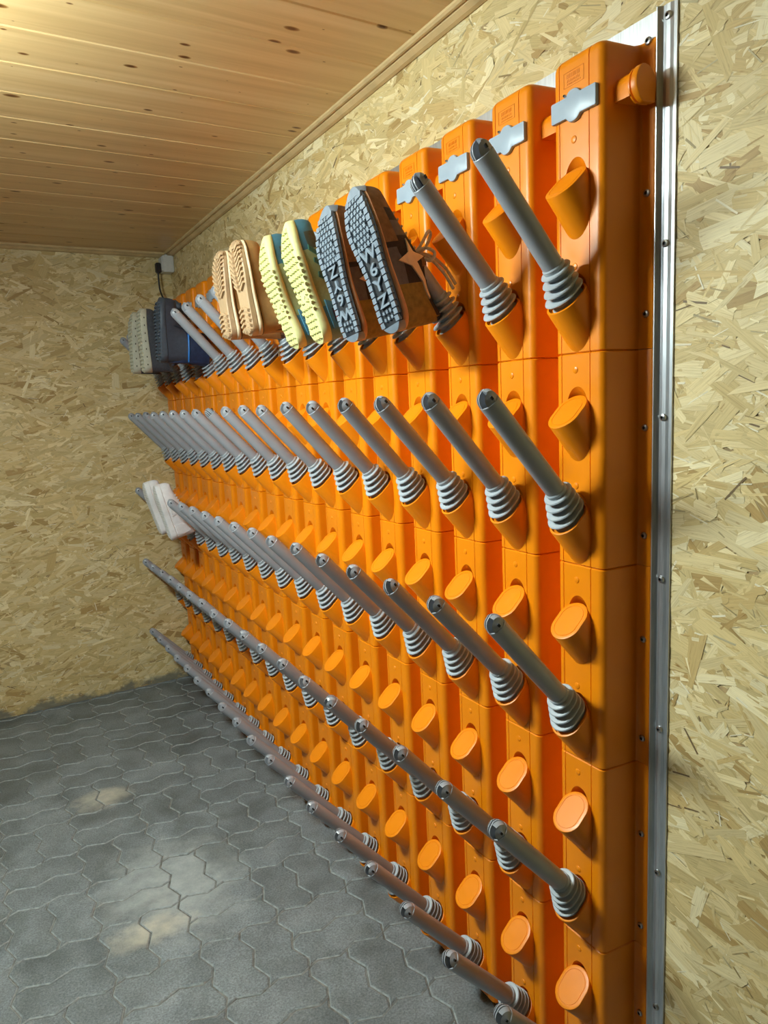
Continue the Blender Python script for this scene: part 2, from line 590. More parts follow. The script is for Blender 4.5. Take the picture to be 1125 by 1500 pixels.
# the paving goes on outside the picture: the same stones joined into one part
gf = Geo()
for i in range(-11, 4):
    for j in range(-20, 10):
        x0, y0 = GX + i * CELL, GY + j * CELL
        if x0 >= -1.75 and j >= -6:
            continue
        if x0 < XL + .02 or y0 < YB + .02 or x0 + CELL > -.015 or y0 + CELL > FARY - .015:
            continue
        for h in (0, 1):
            if (i + j) % 2 == 0:
                me, c = pv_y[0], (x0 + CELL * (.25 + .5 * h), y0 + CELL / 2)
            else:
                me, c = pv_x[0], (x0 + CELL / 2, y0 + CELL * (.25 + .5 * h))
            dz = rp.uniform(-.0012, .0008)
            n0 = len(gf.v)
            gf.v += [(v.co.x + c[0], v.co.y + c[1], v.co.z + dz) for v in me.vertices]
            gf.f += [[q + n0 for q in p.vertices] for p in me.polygons]
            gf.m += [p.material_index for p in me.polygons]
gf.obj('paving', [MAT['paver'], MAT['paver_edge']], floor)['kind'] = 'stuff'

# ceiling lamp, left of the frame
for lx, ly in LAMPS:
    t = tag(empty('ceiling_lamp', (lx, ly, CEIL)), 'white box lamp on short stems under the boarded ceiling', 'lamp')
    Geo().box((-.07, -.30, -.115), (.07, .30, -.085)).obj('housing', MAT['white_plastic'], t)
    Geo().box((-.062, -.29, -.165), (.062, .29, -.1151)).obj('diffuser', MAT['lamp'], t)
    for sy in (-.2, .2):
        Geo().tube([(0, sy, -.086), (0, sy, 0)], .008, 10).obj('stem', MAT['white_plastic'], t)

# ================================================================ BACKING SHEET
bs = tag(empty('backing_sheet', (0, 0, 0)), 'galvanised sheet metal backing behind the orange dryer columns, showing along their tops', 'metal sheet')
g = Geo(); g.box((-.0046, -.100, .004), (-.0032, FARY - .004, 2.018)); g.obj('sheet', MAT['galv'], bs)
prof = [(-.002, -.126), (-.0055, -.1258), (-.0065, -.121), (-.0085, -.116), (-.0095, -.110), (-.0085, -.104), (-.0125, -.101), (-.0165, -.0985), (-.0165, -.0965), (-.012, -.0958), (-.0046, -.096), (-.002, -.096)]
g = Geo(); g.loft([[(x, yy, z) for x, yy in prof] for z in (.003, 2.016)]); es = tag(empty('edge_strip', (0, 0, 0)), 'upright galvanised edge strip with screws between dryer columns and strand board', 'metal strip'); g.obj('strip', MAT['galv'], es)
def screw_mesh(r=.0062):
    g = Geo()
    n = 14
    c = lambda rad, h: [(-h, rad * math.cos(2 * PI * i / n), rad * math.sin(2 * PI * i / n)) for i in range(n)]
    g.loft([c(r, 0), c(r, .0012), c(r * .85, .003), c(r * .45, .0038)], cap0=False, cap1=False)
    h6 = lambda rad, h: [(-h, rad * math.cos(2 * PI * i / n), rad * math.sin(2 * PI * i / n)) for i in range(n)]
    g.loft([c(r * .45, .0038), c(r * .42, .0015)], cap0=False, cap1=True, mi=1)
    return g.mesh('screw', [MAT['steel'], MAT['screw_dark']], True)
SCREW = screw_mesh()
for z in (1.999, 1.666, 1.39, 1.114, .84, .56, .28, .06):
    link('screw', SCREW, es, (-.0088, -.1125, z))

# ================================================================ DRYER COLUMNS
def stadium(hl, hw, n=32):
    out = []
    s = max(hl - hw, 0)
    for i in range(n):
        a = 2 * PI * (i + .5) / n
        out.append((math.sin(a) * hw + (s if math.sin(a) > 0 else -s), math.cos(a) * hw))
    return out       # (u, y)
HL, HW = .0405, .0315
def at_axis(d, u, yv):
    return AX * d + UX * u + YX * yv
def ring(d, hl, hw, cu=0.0, n=32):
    return [at_axis(d, u + cu, yv) for u, yv in stadium(hl, hw, n)]
STUB_C = -.110      # x of the end-face centre

def profile(inset=0.0, cut=0.0):
    """horizontal section of a column (x, y), closed, flange included; inset shrinks the visible skin"""
    i = inset
    f = FACE + i + cut
    pts = [(0, -.0905), (-.0045, -.0905), (-.006 + i * .3, -.089), (-.006 + i * .3, -.0675), (-.008 + i * .3, -.0645 + i * .4)]
    pts += [(-.011, -.0635 + i)]
    r = .013
    yb = -.0575 + i
    for k in range(7):
        a = PI / 2 * k / 6
        pts.append((f + r - r * math.sin(a), yb + r - r * math.cos(a)))
    if True:
        for gy in (-.029, .036):
            pts += [(f, gy - .0009), (f + .0018, gy - .0005), (f + .0018, gy + .0005), (f, gy + .0009)]
    yb2 = .0525 - i
    for k in range(7):
        a = PI / 2 * k / 6
        pts.append((f + r - r * math.cos(a), yb2 - r + r * math.sin(a)))
    pts += [(-.011, .0600 - i), (-.006 + i * .3, .064), (-.006 + i * .3, .0735), (0, .074)]
    return pts

def apply_boolean(base, cutters):
    """base minus cutters, done once on the prototype meshes"""
    ob = bpy.data.objects.new('tmp', base); COL.objects.link(ob)
    tmp = []
    for c in cutters:
        co = bpy.data.objects.new('tmpc', c); COL.objects.link(co); tmp.append(co)
        md = ob.modifiers.new('b', 'BOOLEAN'); md.operation = 'DIFFERENCE'; md.solver = 'EXACT'; md.object = co
    dg = bpy.context.evaluated_depsgraph_get()
    dg.update()
    me = bpy.data.meshes.new_from_object(ob.evaluated_get(dg))
    for o in tmp + [ob]:
        bpy.data.objects.remove(o, do_unlink=True)
    return me

def segment_mesh(h, top=False):
    g = Geo()
    e = .0022
    S = lambda z, i, cut=0.0: [(x, yv, z) for x, yv in profile(i, cut)]
    rings = [S(.0004, e), S(e, 0)]
    if not top:
        rings += [S(h - e, 0), S(h - .0004, e)]
    else:
        rr = .016
        rings += [S(h - rr, 0)]
        for k in range(1, 6):
            a = PI / 2 * k / 5
            rings.append(S(h - rr + rr * math.sin(a), rr * (1 - math.cos(a)) * .9))
    g.loft(rings)
    me = g.mesh('segment', MAT['orange'])
    # pockets above the stubs
    cuts = []
    for zc in (.274, .090):
        c = Geo()
        o = Vector((STUB_C, 0, zc))
        c.loft([[o + p for p in ring(d, HL - .002, HW * .78, .0075)] for d in (-.045, .06)])
        cuts.append(c.mesh('cut', MAT['orange']))
    me = apply_boolean(me, cuts)
    # small moulded domes on the face
    bm = bmesh.new(); bm.from_mesh(me)
    for zc in ((.344, .143) if not top else (.344, .143)):
        n = 14
        ringsv = []
        for rad, hh in ((.0065, -.0004), (.0055, .0010), (.003, .0019)):
            ringsv.append([bm.verts.new((FACE - hh, rad * math.cos(2 * PI * k / n) + .004, zc + rad * math.sin(2 * PI * k / n))) for k in range(n)])
        for a, b in zip(ringsv, ringsv[1:]):
            for k in range(n):
                bm.faces.new((a[k], a[(k + 1) % n], b[(k + 1) % n], b[k]))
        bm.faces.new(ringsv[-1])
    bmesh.ops.recalc_face_normals(bm, faces=bm.faces)
    bm.to_mesh(me); bm.free()
    me.polygons.foreach_set('use_smooth', [True] * len(me.polygons))
    me.set_sharp_from_angle(angle=math.radians(32))
    me.name = 'segment'
    return me

SEGM = segment_mesh(SEG)
SEGT = segment_mesh(.476, True)

def stub_mesh(blind):
    g = Geo()
    # inner end cut parallel to the column so nothing pokes out of the back
    n = 32
    st = stadium(HL, HW, n)
    back = []
    for u, yv in st:
        p = at_axis(0, u, yv)
        dd = (-.035 - (STUB_C + p.x)) / AX.x      # slide along the axis until x = -0.035
        back.append(p + AX * dd)
    rings = [back, ring(-.0015, HL, HW), ring(-.0004, HL - .0006, HW - .0006), ring(0, HL - .0018, HW - .0018)]
    if blind:
        rings += [ring(0, HL - .0072, HW - .0072), ring(-.0007, HL - .0076, HW - .0076), ring(-.0007, HL - .0081, HW - .0081), ring(0, HL - .0085, HW - .0085)]
    else:
        rings += [ring(0, HL - .004, HW - .004), ring(-.006, HL - .0045, HW - .0045)]
    g.loft(rings, cap0=True, cap1=True)
    return g.mesh('stub', MAT['orange'], True)
STUB_B, STUB_T = stub_mesh(True), stub_mesh(False)

TU = .0117          # tube axis offset along u
TR = .0178
def bellows_mesh():
    g = Geo()
    rings = []
    nb = 4
    L0, L1 = -.004, .054
    def sec(d, t, extra):
        t = max(0, min(1, t))
        hl = (HL - .0025) * (1 - t) + (TR + .0055) * t + extra
        hw = (HW - .0025) * (1 - t) + (TR + .0055) * t + extra
        hw = max(hw, TR + .0006)
        cu = TU * min(1, t * 1.2)
        return ring(d, max(hl, hw), hw, cu)
    rings.append(sec(L0, 0, -.006))
    step = (L1 - .003) / nb
    for k in range(nb):
        d0 = .001 + k * step
        t = (k + .25) / nb
        rings.append(sec(d0, t, -.0105))
        rings.append(sec(d0 + step * .55, t, -.0105))
        rings.append(sec(d0 + step * .62, t, .0002))
        rings.append(sec(d0 + step * .76, t, .0014))
        rings.append(sec(d0 + step * .90, t, .0002))
        rings.append(sec(d0 + step * .97, t, -.0105))
    rings.append(sec(L1 - .002, 1, -.0042))
    rings.append(sec(L1 + .004, 1, -.0036))
    rings.append(sec(L1 + .006, 1, -.0050))
    g.loft(rings)
    return g.mesh('bellows', MAT['grey_rubber'], True)
BELL = bellows_mesh()

def circ(d, r, n=20, squash=1.0):
    return [at_axis(d, TU + r * math.sin(2 * PI * k / n), r * math.cos(2 * PI * k / n)) for k in range(n)]
TE = .268           # end of the straight tube
def tube_mesh():
    g = Geo()
    g.loft([circ(.045, TR), circ(TE, TR)], cap0=True, cap1=False)
    g.loft([circ(TE, TR), circ(TE + .0008, TR - .0006), circ(TE + .0008, TR - .0022)], cap0=False, cap1=False)
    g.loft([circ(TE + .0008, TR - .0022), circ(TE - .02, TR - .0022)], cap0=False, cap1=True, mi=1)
    return g.mesh('drying_tube', [MAT['grey_tube'], MAT['hole_shade']], True)
TUBE = tube_mesh()

def tip_mesh():
    """rounded, slotted end: upright fins cut from a dome, a wide vent slot on the outer side"""
    g = Geo()
    LT = .0245
    def fin(y0, y1, half=False):
        def prof(yv):
            rr = math.sqrt(max(0, (TR - .0006) ** 2 - yv ** 2))
            k = rr / TR
            pts = [(-.012, .0005 if half else -rr), (.004, .0005 if half else -rr)]
            for i in range(0, 9):
                a = PI / 2 * (.02 + .98 * i / 8) if half else -PI / 2 + PI * i / 8
                pts.append((.004 + (LT - .004) * k * math.cos(a) * (1.0 if a > 0 else .9), rr * math.sin(a)))
            pts += [(-.012, rr)]
            return [at_axis(TE + d, TU + u, yv) for d, u in pts]
        g.loft([prof(y0), prof(y1)])
    fin(-.0174, -.0105)                # rounded cheek on one side
    fin(-.0106, -.0030, True)          # thicker on its upper half, leaving the vent open below
    for d0, d1 in ((.006, .0125),):    # black block painted as a shaded slot in the cheek
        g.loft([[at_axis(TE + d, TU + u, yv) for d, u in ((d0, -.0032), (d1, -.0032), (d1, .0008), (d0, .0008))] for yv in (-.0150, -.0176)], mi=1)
    for c in (.0005, .0062, .0112, .0155):
        fin(c - .0011, c + .0011)
    # web that ties the fins together on the upper side
    web = [[at_axis(TE + d, TU + u, yv) for d, u in ((-.012, .004), (.010, .004), (.006, .0145), (-.012, .0145))] for yv in (-.009, .0105)]
    g.loft(web, mi=1)  # web coloured black as the shade between the fins
    return g.mesh('tube_tip', [MAT['grey_tube'], MAT['hole_shade']], True)
TIP = tip_mesh()

def plate_mesh():
    g = Geo()
    out = [(-.047, -.0165), (-.016, -.0165)]
    for k in range(1, 8):
        a = PI * k / 8
        out.append((-.013 * math.cos(a), -.0165 - .0085 * math.sin(a) ** .8))
    out += [(.016, -.0165), (.047, -.0165), (.049, -.0145), (.049, .0145), (.047, .0165), (.016, .0165)]
    for k in range(1, 8):
        a = PI * k / 8
        out.append((.013 * math.cos(a), .0165 + .0085 * math.sin(a) ** .8))
    out += [(-.016, .0165), (-.047, .0165), (-.049, .0145), (-.049, -.0145)]
    R_ = lambda h, s: [(-h, yv * s, z * (1 - (1 - s) * 2.2)) for yv, z in out]
    g.loft([R_(0, 1), R_(.0042, 1), R_(.0058, .985), R_(.0064, .955)])
    return g.mesh('cover_plate', MAT['grey_plate'], True)
PLATE = plate_mesh()
SCREW_S = screw_mesh(.0026)

def duct_mesh(end):
    """arched duct bridging to the neighbouring column; the first one ends in a round cap"""
    g = Geo()
    def arch(yv, r=.0195, dz=-.020):
        pts = [(-.041 - r, dz), (-.041 - r, 0)]
        for k in range(1, 8):
            a = PI - PI * k / 8
            pts.append((-.041 + r * math.cos(a), r * math.sin(a)))
        pts += [(-.041 + r, 0), (-.041 + r, dz)]
        return [(x, yv, z) for x, z in pts]
    ye = -.087 if end else -.0905
    g.loft([arch(-.045), arch(ye)])
    if end:
        def disc(yv, r):
            return [(-.034 + r * math.cos(2 * PI * k / 24), yv, -.002 + r * math.sin(2 * PI * k / 24)) for k in range(24)]
        def capring(yv, r):
            # round towards the room, squared off towards the floor side
            pts = []
            for k in range(24):
                a = 2 * PI * k / 24
                x, z = r * math.cos(a), r * math.sin(a)
                if x > 0 and z < 0:
                    m = max(abs(x), abs(z)); s = r * .97 / m
                    f = .75
                    x, z = x * (1 - f) + x * s * f, z * (1 - f) + z * s * f
                pts.append((-.041 + x * .84, yv, -.003 + z))
            return pts
        g.loft([capring(-.084, .024), capring(-.086, .0265), capring(-.0885, .0265), capring(-.090, .024), capring(-.0915, .024), capring(-.093, .0275), capring(-.101, .0275), capring(-.1025, .0262)])
    return g.mesh('duct_connector', MAT['orange'], True)
DUCT, DUCT_E = duct_mesh(False), duct_mesh(True)
DUCT_L = DUCT.copy()
for v_ in DUCT_L.vertices:
    v_.co.y = .044 if v_.co.y > -.06 else .0742
DUCT_L.flip_normals()

def emboss_mesh():
    g = Geo()
    h = .0007
    # faint raised mould stamp: a frame and three illegible lines
    for (y0, y1, z0, z1) in ((-.022, .022, .0225, .0232), (-.022, .022, .0, .0007), (-.022, -.0213, 0, .0232), (.0213, .022, 0, .0232)):
        g.box((FACE - h, y0, z0), (FACE + .0005, y1, z1))
    r = random.Random(3)
    for z, hh in ((.0135, .006), (.0075, .0035), (.003, .0022)):
        yv = .015
        while yv > -.014:
            w = r.uniform(.001, .0024)
            g.box((FACE - h, yv - w, z), (FACE + .0005, yv, z + hh))
            yv -= w + .0014
    return g.mesh('mould_stamp', MAT['orange'])
STAMP = emboss_mesh()

ORD = ['first', 'second', 'third', 'fourth', 'fifth', 'sixth', 'seventh', 'eighth', 'ninth', 'tenth', 'eleventh', 'twelfth',
       'thirteenth', 'fourteenth', 'fifteenth', 'sixteenth', 'seventeenth', 'last']
CARRY = {2: 'black and tan sneaker', 3: 'black and tan sneaker', 4: 'yellow-soled trail shoe', 5: 'yellow-soled trail shoe',
         6: 'wheat work boot', 7: 'wheat work boot', 12: 'navy winter boot', 13: 'navy winter boot', 14: 'cream-soled grey shoe', 15: 'cream-soled grey shoe'}
SHOE_TILT = {(0, k): math.radians(a) for k, a in ((2, 3), (3, 4), (4, 5), (5, 5), (6, 5), (7, 5), (12, 4), (13, 15), (14, 4), (15, 4))}
SHOE_TILT.update({(2, 14): math.radians(5), (2, 15): math.radians(5)})
rt_ = random.Random(21)
for k in range(NCOL):
    yk = PITCHC * k
    col = empty('boot_dryer', (0, yk, 0.016))
    lab = 'orange boot dryer column, %s from the galvanised edge strip' % ORD[k]
    if k in CARRY:
        lab += ', carrying a %s' % CARRY[k]
    elif k == 17:
        lab = 'orange plastic boot dryer column standing against the far strand board wall'
    tag(col, lab, 'boot dryer', 'orange columns of the boot dryer wall')
    for r in range(5):
        z0 = 1.504 - SEG * r - .016
        link('segment', SEGT if r == 0 else SEGM, col, (-.0046, 0, z0))
        link('blind_stub', STUB_B, col, (STUB_C - .0046, 0, z0 + .274))
        link('tube_socket', STUB_T, col, (STUB_C - .0046, 0, z0 + .090))
        tilt = SHOE_TILT.get((r, k), rt_.uniform(-.012, .012))
        swing = {(0, 2): -.15, (0, 3): -.13, (0, 4): -.08, (0, 5): -.08}.get((r, k), rt_.uniform(-.015, .015))
        tb = link('drying_tube', TUBE, col, (STUB_C - .0015, .002, z0 + .090), (0, tilt, swing))
        link('bellows', BELL, tb)
        tp = link('tube_tip', TIP, tb)
        spin = 0.0
        if (r, k) == (1, 9):
            spin = PI / 2
        elif rt_.random() < .3:
            spin = rt_.uniform(-.5, .5)
        if spin:
            c0 = UX * TU
            mt = Matrix.Translation(c0) @ Matrix.Rotation(spin, 4, AX) @ Matrix.Translation(-c0)
            tp.matrix_local = mt
    pl = link('cover_plate', PLATE, col, (FACE - .0046, .001, 1.899 - .016))
    link('screw', SCREW_S, pl, (-.0062, .016, .0185))
    link('duct_connector', DUCT_E if k == 0 else DUCT, col, (-.0046, 0, 1.905 - .016))
    if k < NCOL - 1:
        link('duct_connector', DUCT_L, col, (-.0046, 0, 1.905 - .016))
    if k < 4:
        link('mould_stamp', STAMP, col, (-.0046, .004, 1.932 - .016))
    if k == 0:
        for z in (1.9774, 1.7512, 1.5611, 1.3729, 1.1859, .9974, .8096, .6196, .4291, .2395, .06):
            link('screw', SCREW, col, (-.0104, -.0775, z - .016))

# ================================================================ SOCKET BOX AND CABLE
sk = tag(empty('socket_box', (-.0025, 2.852, 2.185)), 'small grey socket box under the ceiling trim in the far corner', 'socket')
def rbox(name, a, b, mat, parent, bev=.004):
    me = Geo().box(a, b).mesh(name, mat)
    bm = bmesh.new(); bm.from_mesh(me)
    bmesh.ops.bevel(bm, geom=list(bm.edges), offset=bev, segments=2, affect='EDGES')
    bm.to_mesh(me); bm.free()
    return link(name, me, parent)
rbox('housing', (-.056, -.037, -.04), (0, .037, .04), MAT['white_plastic'], sk)
rbox('socket_face', (-.0605, -.031, -.034), (-.055, .031, .034), MAT['white_plastic'], sk, .002)
Geo().tube([(-.028, 0, .038), (-.028, 0, .058)], .007).obj('conduit', MAT['white_plastic'], sk)
pc = tag(empty('power_cable', (-.063, 2.845, 2.175)), 'black power cable with plug looping from the socket box to the dryer columns', 'cable')
rbox('plug', (-.026, -.014, -.032), (-.001, .018, .016), MAT['black_plastic'], pc, .004)
cp = [(-.078, 2.847, 2.150), (-.079, 2.845, 2.10), (-.078, 2.838, 2.055), (-.070, 2.82, 2.015), (-.055, 2.79, 1.995), (-.040, 2.74, 1.990), (-.030, 2.69, 1.994), (-.016, 2.66, 1.995), (-.0105, 2.655, 1.97)]
Geo().tube(smooth_path([(x + .063, yv - 2.845, z - 2.175) for x, yv, z in cp]), .0045, 8).obj('cord', MAT['black_plastic'], pc, True)

# ================================================================ SHOES
MAT['s_outsole'] = plain('slate_rubber', (0.185, 0.225, 0.275), 0.5, var=.1)
MAT['s_sole_dark'] = plain('black_rubber_web', (0.014, 0.016, 0.020), 0.6, var=.1)
MAT['s_tan'] = plain('tan_foam', (0.50, 0.27, 0.14), 0.6, var=.1)
MAT['s_suede'] = plain('brown_suede', (0.20, 0.115, 0.06), 0.85, var=.25, scale=90, bumps=.4)
MAT['s_mesh'] = plain('black_navy_mesh', (0.012, 0.012, 0.02), 0.8, var=.4, scale=200, bumps=.5)
MAT['s_grey'] = plain('grey_suede', (0.10, 0.10, 0.12), 0.8, var=.2, scale=90, bumps=.3)
MAT['s_olive'] = plain('olive_suede', (0.22, 0.15, 0.035), 0.8, var=.25, scale=80, bumps=.3)
MAT['s_beige'] = plain('beige_leather', (0.78, 0.62, 0.44), 0.6, var=.08)
MAT['s_lace'] = plain('beige_lace', (0.62, 0.54, 0.42), 0.8, var=.15, scale=200)
MAT['y_sole'] = plain('pale_yellow_foam', (0.68, 0.67, 0.30), 0.55, var=.06)
MAT['y_dark'] = plain('dark_tread', (0.10, 0.09, 0.03), 0.6)
MAT['y_teal'] = plain('teal_overlay', (0.05, 0.17, 0.24), 0.5, var=.1)
MAT['y_green'] = plain('pale_green_mesh', (0.36, 0.46, 0.22), 0.7, var=.12, scale=160, bumps=.3)
MAT['y_dkgreen'] = plain('dark_green_overlay', (0.03, 0.13, 0.09), 0.5, var=.1)
MAT['y_blue'] = plain('blue_heel', (0.07, 0.25, 0.37), 0.45, var=.08)
MAT['y_grey'] = plain('grey_green_mesh', (0.07, 0.085, 0.06), 0.75, var=.2, scale=150)
MAT['y_red'] = plain('red_badge', (0.62, 0.07, 0.07), 0.5)
MAT['t_sole'] = plain('gum_rubber', (0.50, 0.335, 0.19), 0.55, var=.08)
MAT['t_upper'] = plain('wheat_nubuck', (0.42, 0.235, 0.075), 0.8, var=.15, scale=40, bumps=.3)
MAT['t_welt'] = plain('welt', (0.66, 0.52, 0.33), 0.6)
MAT['t_dark'] = plain('dark_stitch', (0.04, 0.028, 0.015), 0.7)
MAT['t_collar'] = plain('brown_collar', (0.10, 0.045, 0.02), 0.7, var=.2)
MAT['c_sole'] = plain('cream_rubber', (0.50, 0.48, 0.38), 0.6, var=.08)
MAT['c_upper'] = plain('dark_grey_fabric', (0.055, 0.058, 0.072), 0.8, var=.2, scale=120, bumps=.3)
MAT['c_accent'] = plain('blue_accent', (0.03, 0.20, 0.62), 0.45)
MAT['b_sole'] = plain('dark_blue_grey_rubber', (0.045, 0.058, 0.08), 0.6, var=.15)
MAT['b_upper'] = plain('navy_grey_upper', (0.03, 0.036, 0.055), 0.7, var=.2, scale=80, bumps=.2)
MAT['b_shaft'] = plain('navy_fabric', (0.008, 0.02, 0.065), 0.65, var=.3, scale=60, bumps=.2)
MAT['w_leather'] = plain('white_leather', (0.82, 0.82, 0.85), 0.5, var=.05)
MAT['w_sole'] = plain('white_rubber', (0.80, 0.80, 0.82), 0.55, var=.05)

class Shoe:
    """parametric shoe in local axes: x heel to toe, y across, z up from the sole"""
    def __init__(s, L, wheel, wwaist, wball, sole_t, heel_t, H, open_t, rim, toe_h, shaft=0.0, shaft_lean=0.0, side=1, spring=.014):
        s.__dict__.update(locals())
    def w(s, t):
        ks = [(0, s.wheel * .98), (.12, s.wheel), (.38, s.wwaist), (.70, s.wball), (.86, s.wball * .94), (1.0, s.wball * .80)]
        for (a, wa), (b, wb) in zip(ks, ks[1:]):
            if t <= b:
                q = (t - a) / (b - a); q = q * q * (3 - 2 * q)
                base = wa + (wb - wa) * q
                break
        e = 1.0
        if t < .10: e *= math.sqrt(max(0, 1 - ((.10 - t) / .10) ** 2)) * .88 + .12 * (t / .10)
        if t > .72: e *= math.sqrt(max(0, 1 - ((t - .72) / .28) ** 2.3))
        return max(base * e, .0015)
    def c(s, t):
        return s.side * (.006 * math.sin(PI * t) - .007 * max(0, t - .55) ** 1.2)
    def zb(s, t):
        z = 0
        if t > .68: z += s.spring * ((t - .68) / .32) ** 2
        if t < .10: z += .005 * ((.10 - t) / .10) ** 2
        return z
    def zt(s, t):
        q = min(1, max(0, (t - .15) / .5))
        return s.zb(t) + s.heel_t * (1 - q) + s.sole_t * q
    def stations(s, n=34):
        return [.5 - .5 * math.cos(PI * (i / (n - 1))) for i in range(n)]
    def sole(s, z_lo=0.0, z_hi=1.0, grow=0.0, bulge=.0):
        g = Geo()
        rings = []
        for t in s.stations():
            x = t * s.L
            w = s.w(t) + grow
            a = s.zb(t) + (s.zt(t) - s.zb(t)) * z_lo
            b = s.zb(t) + (s.zt(t) - s.zb(t)) * z_hi
            c = s.c(t)
            e = min(.0025, (b - a) * .3, w * .4)
            rings.append([(x, c - w + e, a), (x, c + w - e, a), (x, c + w, a + e), (x, c + w + bulge, (a + b) / 2), (x, c + w, b - e), (x, c + w - e, b),
                          (x, c - w + e, b), (x, c - w, b - e), (x, c - w - bulge, (a + b) / 2), (x, c - w, a + e)])
        g.loft(rings)
        return g
    # upper surface -----------------------------------------------------
    def height(s, t):
        """height of the upper above the sole top"""
        t0, t1 = s.open_t
        if t >= t1:
            q = (t - t1) / (1 - t1)
            return s.toe_h + (s.H - s.toe_h) * (1 - q) ** 1.3 if q < .85 else (s.toe_h + (s.H - s.toe_h) * .15 ** 1.3) * math.sqrt(max(0.02, 1 - ((q - .85) / .15) ** 2))
        base = s.rim
        if s.shaft > 0:
            return s.shaft
        q = t / t1
        return s.rim * (1.10 - .22 * math.sin(PI * min(1, q * 1.15)) + (.0 if q < .8 else (q - .8) * 5 * (s.H / s.rim - 1.0) * .5))
    def outer(s, t, phi, off=0.0):
        """point on the outside of the upper; phi 0 (side -y) .. pi (side +y)"""
        W = s.w(t) * .955 + off
        h = s.height(t) + off
        c, sn = math.cos(phi), math.sin(phi)
        z0 = s.zt(t) - .002
        t0, t1 = s.open_t
        x = t * s.L
        if t < t1:
            k = sn
            sq = 1.0 - .30 * k if s.shaft <= 0 else 1.0 - .12 * k
            yv = -(1 if c > 0 else -1) * W * max(abs(c) ** .35, .62 if t > .05 else .62) * sq
            z = z0 + h * k
            lean = 0.0
            if s.shaft > 0:
                q = min(1, max(0, (k - .22) / .33)); q = q * q * (3 - 2 * q)
                el = math.sqrt(max(.05, 1 - ((t - t1 * .5) / (t1 * .53)) ** 2))
                we = s.wheel * 1.16 * el
                yv = yv * (1 - q) - (1 if c > 0 else -1) * we * q
            if s.shaft > 0:
                mid = (t1) * .5
                lean = s.shaft_lean * max(0, z - z0 - .06)
                x = x + lean
                # the shaft is rounder than the foot
            return Vector((x, s.c(t) + yv, z))
        return Vector((x, s.c(t) - (1 if c > 0 else -1) * W * abs(c) ** .75, z0 + h * abs(sn) ** .85))
    def upper(s, panel, mats, m=26, n=44):
        g = Geo()
        t0, t1 = s.open_t
        rings, ts = [], []
        for i in range(n):
            t = .004 + .990 * (.5 - .5 * math.cos(PI * i / (n - 1)))
            ts.append(t)
            row = []
            for j in range(m + 1):
                phi = PI * j / m
                if t0 < t < t1:
                    # outside up to the rim, then down inside the shoe
                    q = j / m
                    if q <= .36:
                        p = s.outer(t, (PI / 2 * .995) * (q / .36))
                    elif q >= .64:
                        p = s.outer(t, PI - (PI / 2 * .995) * ((1 - q) / .36))
                    else:
                        k = (q - .36) / .28
                        a, b = s.outer(t, PI / 2 * .995), s.outer(t, PI - PI / 2 * .995)
                        dn = math.sin(PI * k) ** .35
                        ins = .004
                        p = Vector((a.x, a.y + (b.y - a.y) * (.5 - .5 * math.cos(PI * k)), a.z))
                        p.z = a.z - (a.z - s.zt(t) - .006) * dn
                        p.y = s.c(t) + (p.y - s.c(t)) * (1 - (.34 if s.shaft > 0 else .12) * dn)
                else:
                    p = s.outer(t, phi)
                row.append(p)
            rings.append(row)
        nn = m + 1
        vs = [p for r in rings for p in r]
        fs, fm = [], []
        for i in range(n - 1):
            for j in range(m):
                fs.append((i * nn + j, i * nn + j + 1, (i + 1) * nn + j + 1, (i + 1) * nn + j))
                t = (ts[i] + ts[i + 1]) / 2
                q = (j + .5) / m
                inside = t0 < t < t1 and .36 < q < .64
                zq = math.sin(min(PI / 2, (PI / 2) * q / .36)) if (t0 < t < t1 and q < .36) else (math.sin(min(PI / 2, (PI / 2) * (1 - q) / .36)) if (t0 < t < t1 and q > .64) else math.sin(PI * q))
                fm.append(panel(t, zq, inside))
        fs.append(tuple(range(nn)))
        fm.append(panel(0, 0, False))
        fs.append(tuple(range((n - 1) * nn, n * nn)))
        fm.append(panel(1, 0, False))
        me = mesh_of('upper', vs, fs, mats, True, fm)
        return me
    def patch(s, poly, side, off=.0012, thick=.0015):
        """flat shape (t, height 0..1) laid on the side of the upper: filled polygon in small strips"""
        def mp(t, zq, o):
            phi = math.asin(max(0, min(.999, zq)))
            if side > 0: phi = PI - phi
            p = s.outer(t, phi)
            p.y += (-1 if side < 0 else 1) * o
            p.z += o * .3
            return p
        # subdivide the outline
        pts = []
        for a, b in zip(poly, poly[1:] + poly[:1]):
            for k in range(4):
                pts.append((a[0] + (b[0] - a[0]) * k / 4, a[1] + (b[1] - a[1]) * k / 4))
        top = [mp(t, z, off + thick) for t, z in pts]
        bot = [mp(t, z, -.001) for t, z in pts]
        g = Geo()
        n = len(pts)
        vs = top + bot
        fs = [tuple(range(n))] + [(i, (i + 1) % n, n + (i + 1) % n, n + i) for i in range(n)]
        g.add(vs, fs)
        return g
    def lug(s, g, poly, h, mi=0, taper=.85, sink=.001):
        """raised tread block; poly in local (x, y)"""
        cx = sum(p[0] for p in poly) / len(poly); cy = sum(p[1] for p in poly) / len(poly)
        def z(x): return s.zb(min(1, max(0, x / s.L)))
        a = [(x, yv, z(x) + sink) for x, yv in poly]
        b = [(cx + (x - cx) * taper, cy + (yv - cy) * taper, z(x) - h) for x, yv in poly]
        g.loft([a, b], cap0=False)

